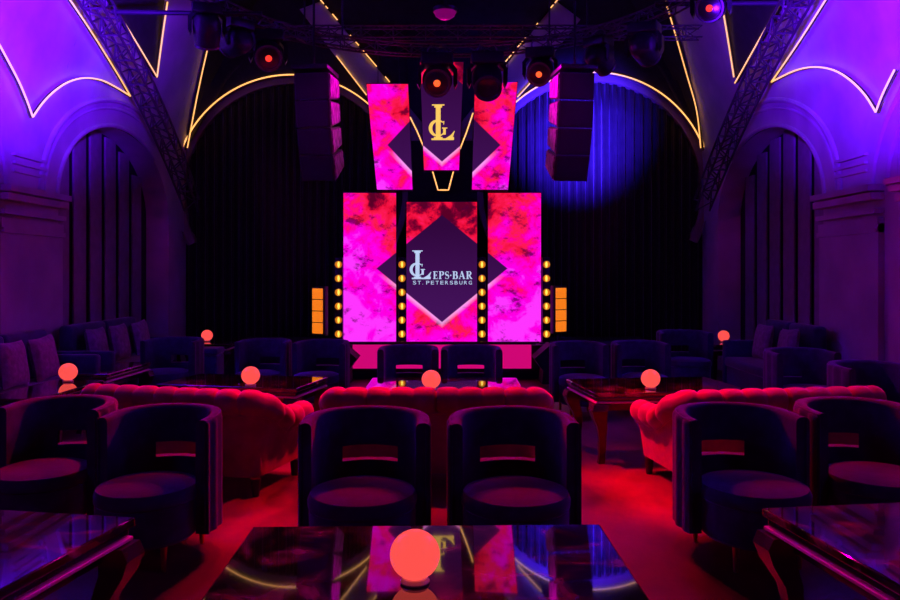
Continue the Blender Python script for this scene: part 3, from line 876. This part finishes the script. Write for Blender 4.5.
GR = {'f': 'barrel chairs at the front tables', 'm': 'barrel chairs at the middle tables', 's': 'barrel chairs near the side walls'}
chair0 = make_chair()
for i, (x, y, a, lb, gk) in enumerate(CH):
    c = chair0 if i == 0 else copy_tree(chair0)
    c.location = (x, y, 0); c.rotation_euler = (0, 0, math.radians(a))
    if i in (2, 3): c.scale = (.93, .93, 1)
    if gk == 'm': c.scale = (.90, .90, 1)
    tag(c, lb, 'chair', GR[gk])

# ---- sofas
def make_sofa(W, D, label, group):
    """back along y=0 (outer line), opening towards +y; left rear corner at x=0"""
    root = empty('chesterfield_sofa', (0, 0, 0)); tag(root, label, 'sofa', group)
    rc_ = .16; H = .72
    # plan path of roll centre line, offset .09 inside the outer rectangle
    ins = .09
    pts = []
    def line(a, b, ds=.0125):
        L_ = math.dist(a, b); n = max(2, int(L_/ds)); return [((a[0]+(b[0]-a[0])*k/n, a[1]+(b[1]-a[1])*k/n)) for k in range(n)]
    x0, x1, y0, y1 = ins, W-ins, ins, D
    path = []
    for p in line((x0, y1), (x0, y0+rc_)): path.append((p, (-1, 0)))
    for k in range(13):
        a = PI+PI/2*k/12; path.append(((x0+rc_+rc_*math.cos(a), y0+rc_+rc_*math.sin(a)), (math.cos(a), math.sin(a))))
    for p in line((x0+rc_, y0), (x1-rc_, y0))[1:]: path.append((p, (0, -1)))
    for k in range(13):
        a = 1.5*PI+PI/2*k/12; path.append(((x1-rc_+rc_*math.cos(a), y0+rc_+rc_*math.sin(a)), (math.cos(a), math.sin(a))))
    for p in line((x1, y0+rc_), (x1, y1))[1:]: path.append((p, (1, 0)))
    path.append(((x1, y1), (1, 0)))
    # arc length
    s = [0]
    for i in range(1, len(path)): s.append(s[-1]+math.dist(path[i][0], path[i-1][0]))
    tot = s[-1]; nseg = round(tot/.155); seg = tot/nseg
    def crease(i):
        t = (s[i]/seg) % 1.0; t = min(t, 1-t)*2
        return math.sqrt(max(0, 1-(1-t)**2)) if t < 1 else 1
    r = .085; zc = H-r
    def drop(i):
        y = path[i][0][1]; t = max(0, min(1, (y-.08)/.45)); return .17*(t*t*(3-2*t))
    def sec(i):
        c = crease(i)**.55; rr = r*(.60+.40*c); zc = H-r-drop(i)
        pt = [(-.12, .30), (-.105-.02*c, zc-.09)]
        for k in range(15):
            a = math.radians(200-k*(200+62)/14)
            pt.append((rr*math.cos(a)-.0, zc+rr*math.sin(a)))
        return pt+[(.012, zc-.098), (-.008, zc-.13), (-.04, .12), (-.12, .12)]
    MB().sweep(path, sec).build('backrest', M['sofa'], root, angle=60)
    # seam cord under the roll
    MB().tube([(p[0]+n_[0]*.016, p[1]+n_[1]*.016, zc-.092-drop(i)) for i, (p, n_) in enumerate(path)], .007, 6).build('piping', M['sofa'], root)
    MB().box((W/2, .1+D/2, .20), (W-.26, D-.16, .16), bev=.02).build('base', M['sofa'], root)
    nc = 2; cw = (W-.44)/nc
    for k in range(nc):
        MB().box((.22+cw*(k+.5), .22+(D-.2)/2, .355), (cw-.008, D-.24, .15), bev=.045).build('seat_cushion', M['sofa'], root)
    for (x, y) in ((.14, .14), (W-.14, .14), (.14, D-.08), (W-.14, D-.08)):
        MB().lathe([(.022, 0), (.034, .12)], (x, y, 0), 12).build('leg', M['black'], root)
    return root
GS = 'red lit chesterfield sofas behind the front chairs'
def put(o, x, y, a): o.location = (x, y, 0); o.rotation_euler = (0, 0, math.radians(a))
s0 = make_sofa(1.66, .82, 'red lit tufted sofa seen from behind in the middle', GS); put(s0, -.925, 5.35, 0)
s1 = make_sofa(1.55, .80, 'red lit tufted sofa seen from behind on the left', GS)
a1 = -15
# right rear corner at (-1.22,5.2)
cx, sn = math.cos(math.radians(a1)), math.sin(math.radians(a1)); put(s1, -1.20-1.55*cx, 5.18-1.55*sn, a1)
s2 = make_sofa(1.66, .82, 'red lit tufted sofa on the right with bright red end panel', GS); put(s2, 1.455, 5.20, 8.6)

# ---- tables
def make_table(W, D, label, group, H=.56, name='marble_table'):
    """origin: floor under the centre"""
    root = empty(name, (0, 0, 0)); tag(root, label, 'table', group)
    MB().box((0, 0, H-.0175), (W, D, .035), bev=.008).build('tabletop', M['marble'], root, angle=12)
    MB().box((0, 0, H-.052), (W-.03, D-.03, .036), bev=.010).build('edge_moulding', M['lacquer'], root, angle=12)
    MB().box((0, 0, H-.077), (W-.010, D-.010, .015), bev=.004).build('trim_band', M['trim'], root, angle=12)
    MB().box((0, 0, H-.115), (W-.16, D-.16, .075), bev=.006).build('apron', M['lacquer'], root)
    for sx in (-1, 1):
        for sy in (-1, 1):
            pts = [(W/2-.05, H-.09, .062), (W/2-.035, H-.14, .060), (W/2-.045, H-.20, .050), (W/2-.075, H-.28, .036), (W/2-.085, H-.38, .027), (W/2-.08, .06, .022), (W/2-.07, .0, .026)]
            mb = MB(); rows = []
            for (px_, z, hw) in pts:
                x_ = sx*px_; y_ = sy*(px_-W/2+D/2)
                rows.append([(x_-hw, y_-hw, z), (x_+hw, y_-hw, z), (x_+hw, y_+hw, z), (x_-hw, y_+hw, z)])
            vs = [p for r_ in rows for p in r_]; fs = []
            for i in range(len(rows)-1):
                for k in range(4): fs.append((i*4+k, i*4+(k+1) % 4, (i+1)*4+(k+1) % 4, (i+1)*4+k))
            fs += [(3, 2, 1, 0), tuple(len(vs)-4+k for k in range(4))]
            mb.add(vs, fs).build('leg', M['lacquer'], root, angle=30)
    return root
def place_corner(t, W, D, cx, cy, a, which):
    """put the table so its far-right ('R') or far-left ('L') corner sits at cx,cy"""
    a = math.radians(a); lx, ly = (W/2 if which == 'R' else -W/2), D/2
    t.location = (cx-(lx*math.cos(a)-ly*math.sin(a)), cy-(lx*math.sin(a)+ly*math.cos(a)), 0); t.rotation_euler = (0, 0, a)
GT = 'black marble tables'
TW, TD = 1.28, .92
def table(cx, cy, a, which, label, W=TW, D=TD):
    t = make_table(W, D, label, GT); place_corner(t, W, D, cx, cy, a, which); return t
table(.56, 2.985, 1.2, 'R', 'glossy black marble table in the middle foreground with a large red globe lamp', 1.29, .98)
table(-1.207, 3.07, -10, 'R', 'glossy marble table at the lower left corner reflecting violet light')
table(1.243, 3.19, 7.8, 'L', 'glossy marble table at the lower right corner reflecting violet light')
table(.59, 7.12, 0, 'R', 'marble table behind the middle sofa with a half hidden globe lamp', 1.28, .85)
table(-1.09, 7.16, -12, 'R', 'marble table behind the left sofa', 1.25, .72)
table(1.02, 7.03, 7, 'L', 'marble table with pale edge behind the right sofa', 1.28, .84)
table(-3.02, 6.98, -1, 'R', 'marble table at the left edge with a bright globe lamp', .44, 1.05)
table(-3.12, 8.36, -2, 'R', 'marble table with pink edge in front of the left wall bench', .36, 1.0)
table(-2.90, 11.1, 0, 'R', 'small far left table carrying a small globe lamp', .75, .65)
table(3.36, 10.35+.65, 0, 'L', 'small far right table carrying a small globe lamp', .65, .65)

# ---- globe lamps
def make_lamp():
    root = empty('globe_lamp', (0, 0, 0))
    MB().sphere((0, 0, .085), .076, 32, (1, 1, .97)).build('globe', M['globe'], root)
    MB().lathe([(.042, 0), (.045, .006), (.038, .016), (.030, .018)], (0, 0, 0), 24).build('base', M['trim'], root)
    return root
lamp0 = make_lamp()
LP = [(-.106, 2.42, 'large red glowing globe lamp on the middle foreground table'),
      (-.15, 6.37, 'red globe lamp half hidden behind the middle sofa'),
      (-1.65, 6.62, 'red globe lamp half hidden behind the left sofa'),
      (1.61, 6.42, 'red globe lamp above the tufted end of the right sofa'),
      (-3.27, 6.85, 'red globe lamp on the table at the left edge'),
      (-3.28, 10.8, 'small far red globe lamp by the left curtain'),
      (3.66, 10.7, 'small far red globe lamp by the right curtain')]
for i, (x, y, lb) in enumerate(LP):
    l = lamp0 if i == 0 else copy_tree(lamp0)
    l.location = (x, y, .5605); tag(l, lb, 'lamp', 'red globe table lamps')

# ---- wall benches and pillows
def bench(side, y0, y1, label):
    w = WL if side < 0 else WR
    root = empty('wall_bench', (w-side*.16, (y0+y1)/2, 0)); tag(root, label, 'bench', 'dark upholstered benches along the walls')
    L_ = y1-y0; s = -side
    MB().box((s*.30, 0, .20), (.58, L_, .36), bev=.02).build('base', M['bench'], root)
    MB().box((s*.32, 0, .42), (.60, L_, .11), bev=.035).build('seat', M['bench'], root)
    n = max(2, round(L_/.75))
    for k in range(n):
        MB().box((s*.06, -L_/2+L_*(k+.5)/n, .66), (.14, L_/n-.008, .54), bev=.045, m=Matrix.Rotation(-s*.0, 4, 'Y')).build('back_cushion', M['bench'], root)
    for sy in (-1, 1):
        MB().box((s*.30, sy*(L_/2+.05), .34), (.62, .11, .66), bev=.03).build('armrest', M['bench'], root)
bench(-1, 4.9, 8.0, 'dark wall bench with pillows at the left edge')
bench(-1, 8.45, 10.25, 'dark wall bench under the left slatted niche')
bench(1, 8.35, 9.7, 'dark wall bench under the right slatted niche')
pf = empty('pouf', (-3.02, 9.95, 0)); tag(pf, 'small dark blue square pouf below the far left globe lamp', 'pouf')
MB().box((0, 0, .28), (.34, .34, .40), bev=.03).build('base', M['bench'], pf)
MB().box((0, 0, .52), (.35, .35, .08), bev=.03).build('seat', M['bench'], pf)
for sx in (-1, 1):
    for sy in (-1, 1): MB().lathe([(.015, 0), (.02, .09)], (sx*.13, sy*.13, 0), 10).build('leg', M['black'], pf)
def make_pillow():
    mb = MB(); n = 14; rows_t = []; rows_b = []
    for i in range(n+1):
        rt = []; rb = []
        for j in range(n+1):
            u = -1+2*i/n; v = -1+2*j/n
            th = .065*((1-u**4)*(1-v**4))**.5
            px_ = .21*u*(1-.07*(1-v*v)); pz = .21*v*(1-.07*(1-u*u))
            rt.append((px_, th, pz+.21)); rb.append((px_, -th, pz+.21))
        rows_t.append(rt); rows_b.append(rb)
    mb.grid(rows_t).grid(rows_b)
    return mb.build('pillow', M['pillow'])
pl0 = make_pillow()
PL = [(-1, 7.05, 'mauve pillow at the left frame edge on the wall bench'), (-1, 7.62, 'mauve pillow beside the globe lamp at the left edge'),
      (-1, 8.75, 'mauve pillow under the first dark slat on the left'), (-1, 9.35, 'mauve pillow in the middle of the bench under the left niche'), (-1, 10.0, 'small mauve pillow at the far end of the left niche bench'),
      (1, 9.35, 'mauve pillow at the far end of the bench under the right niche'), (1, 8.65, 'mauve pillow at the near end of the bench under the right niche')]
for i, (side, y, lb) in enumerate(PL):
    p = pl0 if i == 0 else pl0.copy()
    if i: col.objects.link(p)
    w = WL if side < 0 else WR
    p.location = (w-side*.48, y, .476); p.rotation_euler = (math.radians(-10), random.uniform(-.08, .08), side*-PI/2 if side > 0 else PI/2)
    if side > 0: p.rotation_euler[2] = -PI/2
    tag(p, lb, 'pillow', 'pillows on the wall benches')

# ------------------------------------------------------------------ lights
def spot(loc, target, c, e, ang, blend=.6, r=.08):
    d = bpy.data.lights.new('spot', 'SPOT'); d.color = c; d.energy = e; d.spot_size = math.radians(ang); d.spot_blend = blend; d.shadow_soft_size = r
    o = bpy.data.objects.new('spot_lamp', d); col.objects.link(o); o.location = loc
    o.rotation_euler = (Vector(target)-Vector(loc)).to_track_quat('-Z', 'Y').to_euler(); return o
def area(loc, target, c, e, sx, sy):
    d = bpy.data.lights.new('area', 'AREA'); d.color = c; d.energy = e; d.shape = 'RECTANGLE'; d.size = sx; d.size_y = sy
    o = bpy.data.objects.new('area_lamp', d); col.objects.link(o); o.location = loc
    o.rotation_euler = (Vector(target)-Vector(loc)).to_track_quat('-Z', 'Y').to_euler(); return o
V = (.105, .003, 1.0); B = (.04, .01, 1.0); RED = (1.0, .0, .02); MG = (1.0, .0, .75)
spot((-1.9, 4.9, 2.9), (-4.1, 7.5, 4.1), V, 5400, 56, 1.0)
spot((1.7, 4.7, 2.9), (3.9, 7.2, 4.0), V, 4600, 56, 1.0)
spot((2.0, 11.3, 3.3), (2.05, 13.0, 3.7), B, 2600, 78, 1.0)
spot((-2.6, 9.2, 4.2), (-3.7, 12.2, 5.1), V, 22, 50, 1.0)
spot((2.6, 9.2, 4.2), (3.6, 12.2, 5.1), V, 22, 50, 1.0)
spot((0.9, 10.6, 4.4), (.55, 12.4, 4.6), B, 30, 70, 1.0)
# red washes from the far side of the ring towards the seats
spot((-.1, 9.4, 4.0), (-.1, 4.9, .5), RED, 500, 60, .8)
spot((-.6, 9.2, 4.0), (-2.0, 4.9, .5), RED, 450, 46, .8)
spot((-.1, 6.9, 4.1), (-.1, 5.6, .7), RED, 900, 36, .7)
spot((-1.6, 7.2, 4.1), (-1.9, 5.65, .7), RED, 900, 36, .7)
spot((1.9, 7.0, 4.1), (2.2, 5.6, .7), RED, 800, 36, .7)
spot((.5, 9.2, 4.0), (1.9, 4.9, .5), RED, 450, 46, .8)
spot((-.9, 6.9, 4.0), (1.5, 5.6, .35), RED, 2400, 24, .8)
spot((.8, 6.9, 4.0), (-1.1, 5.5, .25), RED, 1100, 26, .8)
spot((-.1, 9.7, 4.0), (-.1, 5.0, .4), (1, 0, .3), 140, 95, .8)  # added pink fill, stands in for the screens' light on the tables
spot((0, 5.2, 4.3), (0, 2.4, .56), RED, 100, 50, .8)
spot((1.2, 7.0, 4.0), (-1.25, 2.7, .5), (1, 0, .4), 420, 17, .8)  # added pink lamp to brighten the left front table's edge and leg
spot((-1.2, 7.0, 4.0), (1.3, 2.8, .5), (1, 0, .3), 420, 17, .8)  # same added pink lamp, mirrored for the right front table
# blue rims from the sides
area((-3.9, 1.5, 3.2), (-.5, 4.5, .4), B, 5, .4, .4)
area((3.8, 1.5, 3.2), (.5, 4.5, .4), B, 5, .4, .4)
# magenta wash on the side walls and the loudspeakers
spot((-.5, 9.5, 4.0), (-4.3, 7.4, 1.4), MG, 130, 60, 1)
spot((.5, 9.5, 4.0), (4.1, 7.2, 1.4), MG, 200, 60, 1)
spot((0, 6.9, 4.0), (-1.35, 9.2, 3.3), MG, 90, 30, 1)
spot((0, 6.9, 4.0), (1.3, 9.2, 3.3), MG, 90, 30, 1)

w = bpy.data.worlds.new('w'); sc.world = w; w.use_nodes = True
w.node_tree.nodes['Background'].inputs[0].default_value = (.25, .05, .6, 1); w.node_tree.nodes['Background'].inputs[1].default_value = .0015

# ------------------------------------------------------------------ camera
cd = bpy.data.cameras.new('cam'); cam = bpy.data.objects.new('camera', cd); col.objects.link(cam)
cam.location = (0, 0, CZ); cam.rotation_euler = (PI/2, 0, 0)
cd.lens = 36*F/900; cd.sensor_width = 36; cd.shift_y = -(300-HY)/900; cd.clip_start = .05
sc.camera = cam
sc.view_settings.view_transform = 'Standard'; sc.view_settings.look = 'None'
sc.view_settings.gamma = 1; sc.view_settings.exposure = 0; sc.view_settings.use_curve_mapping = False
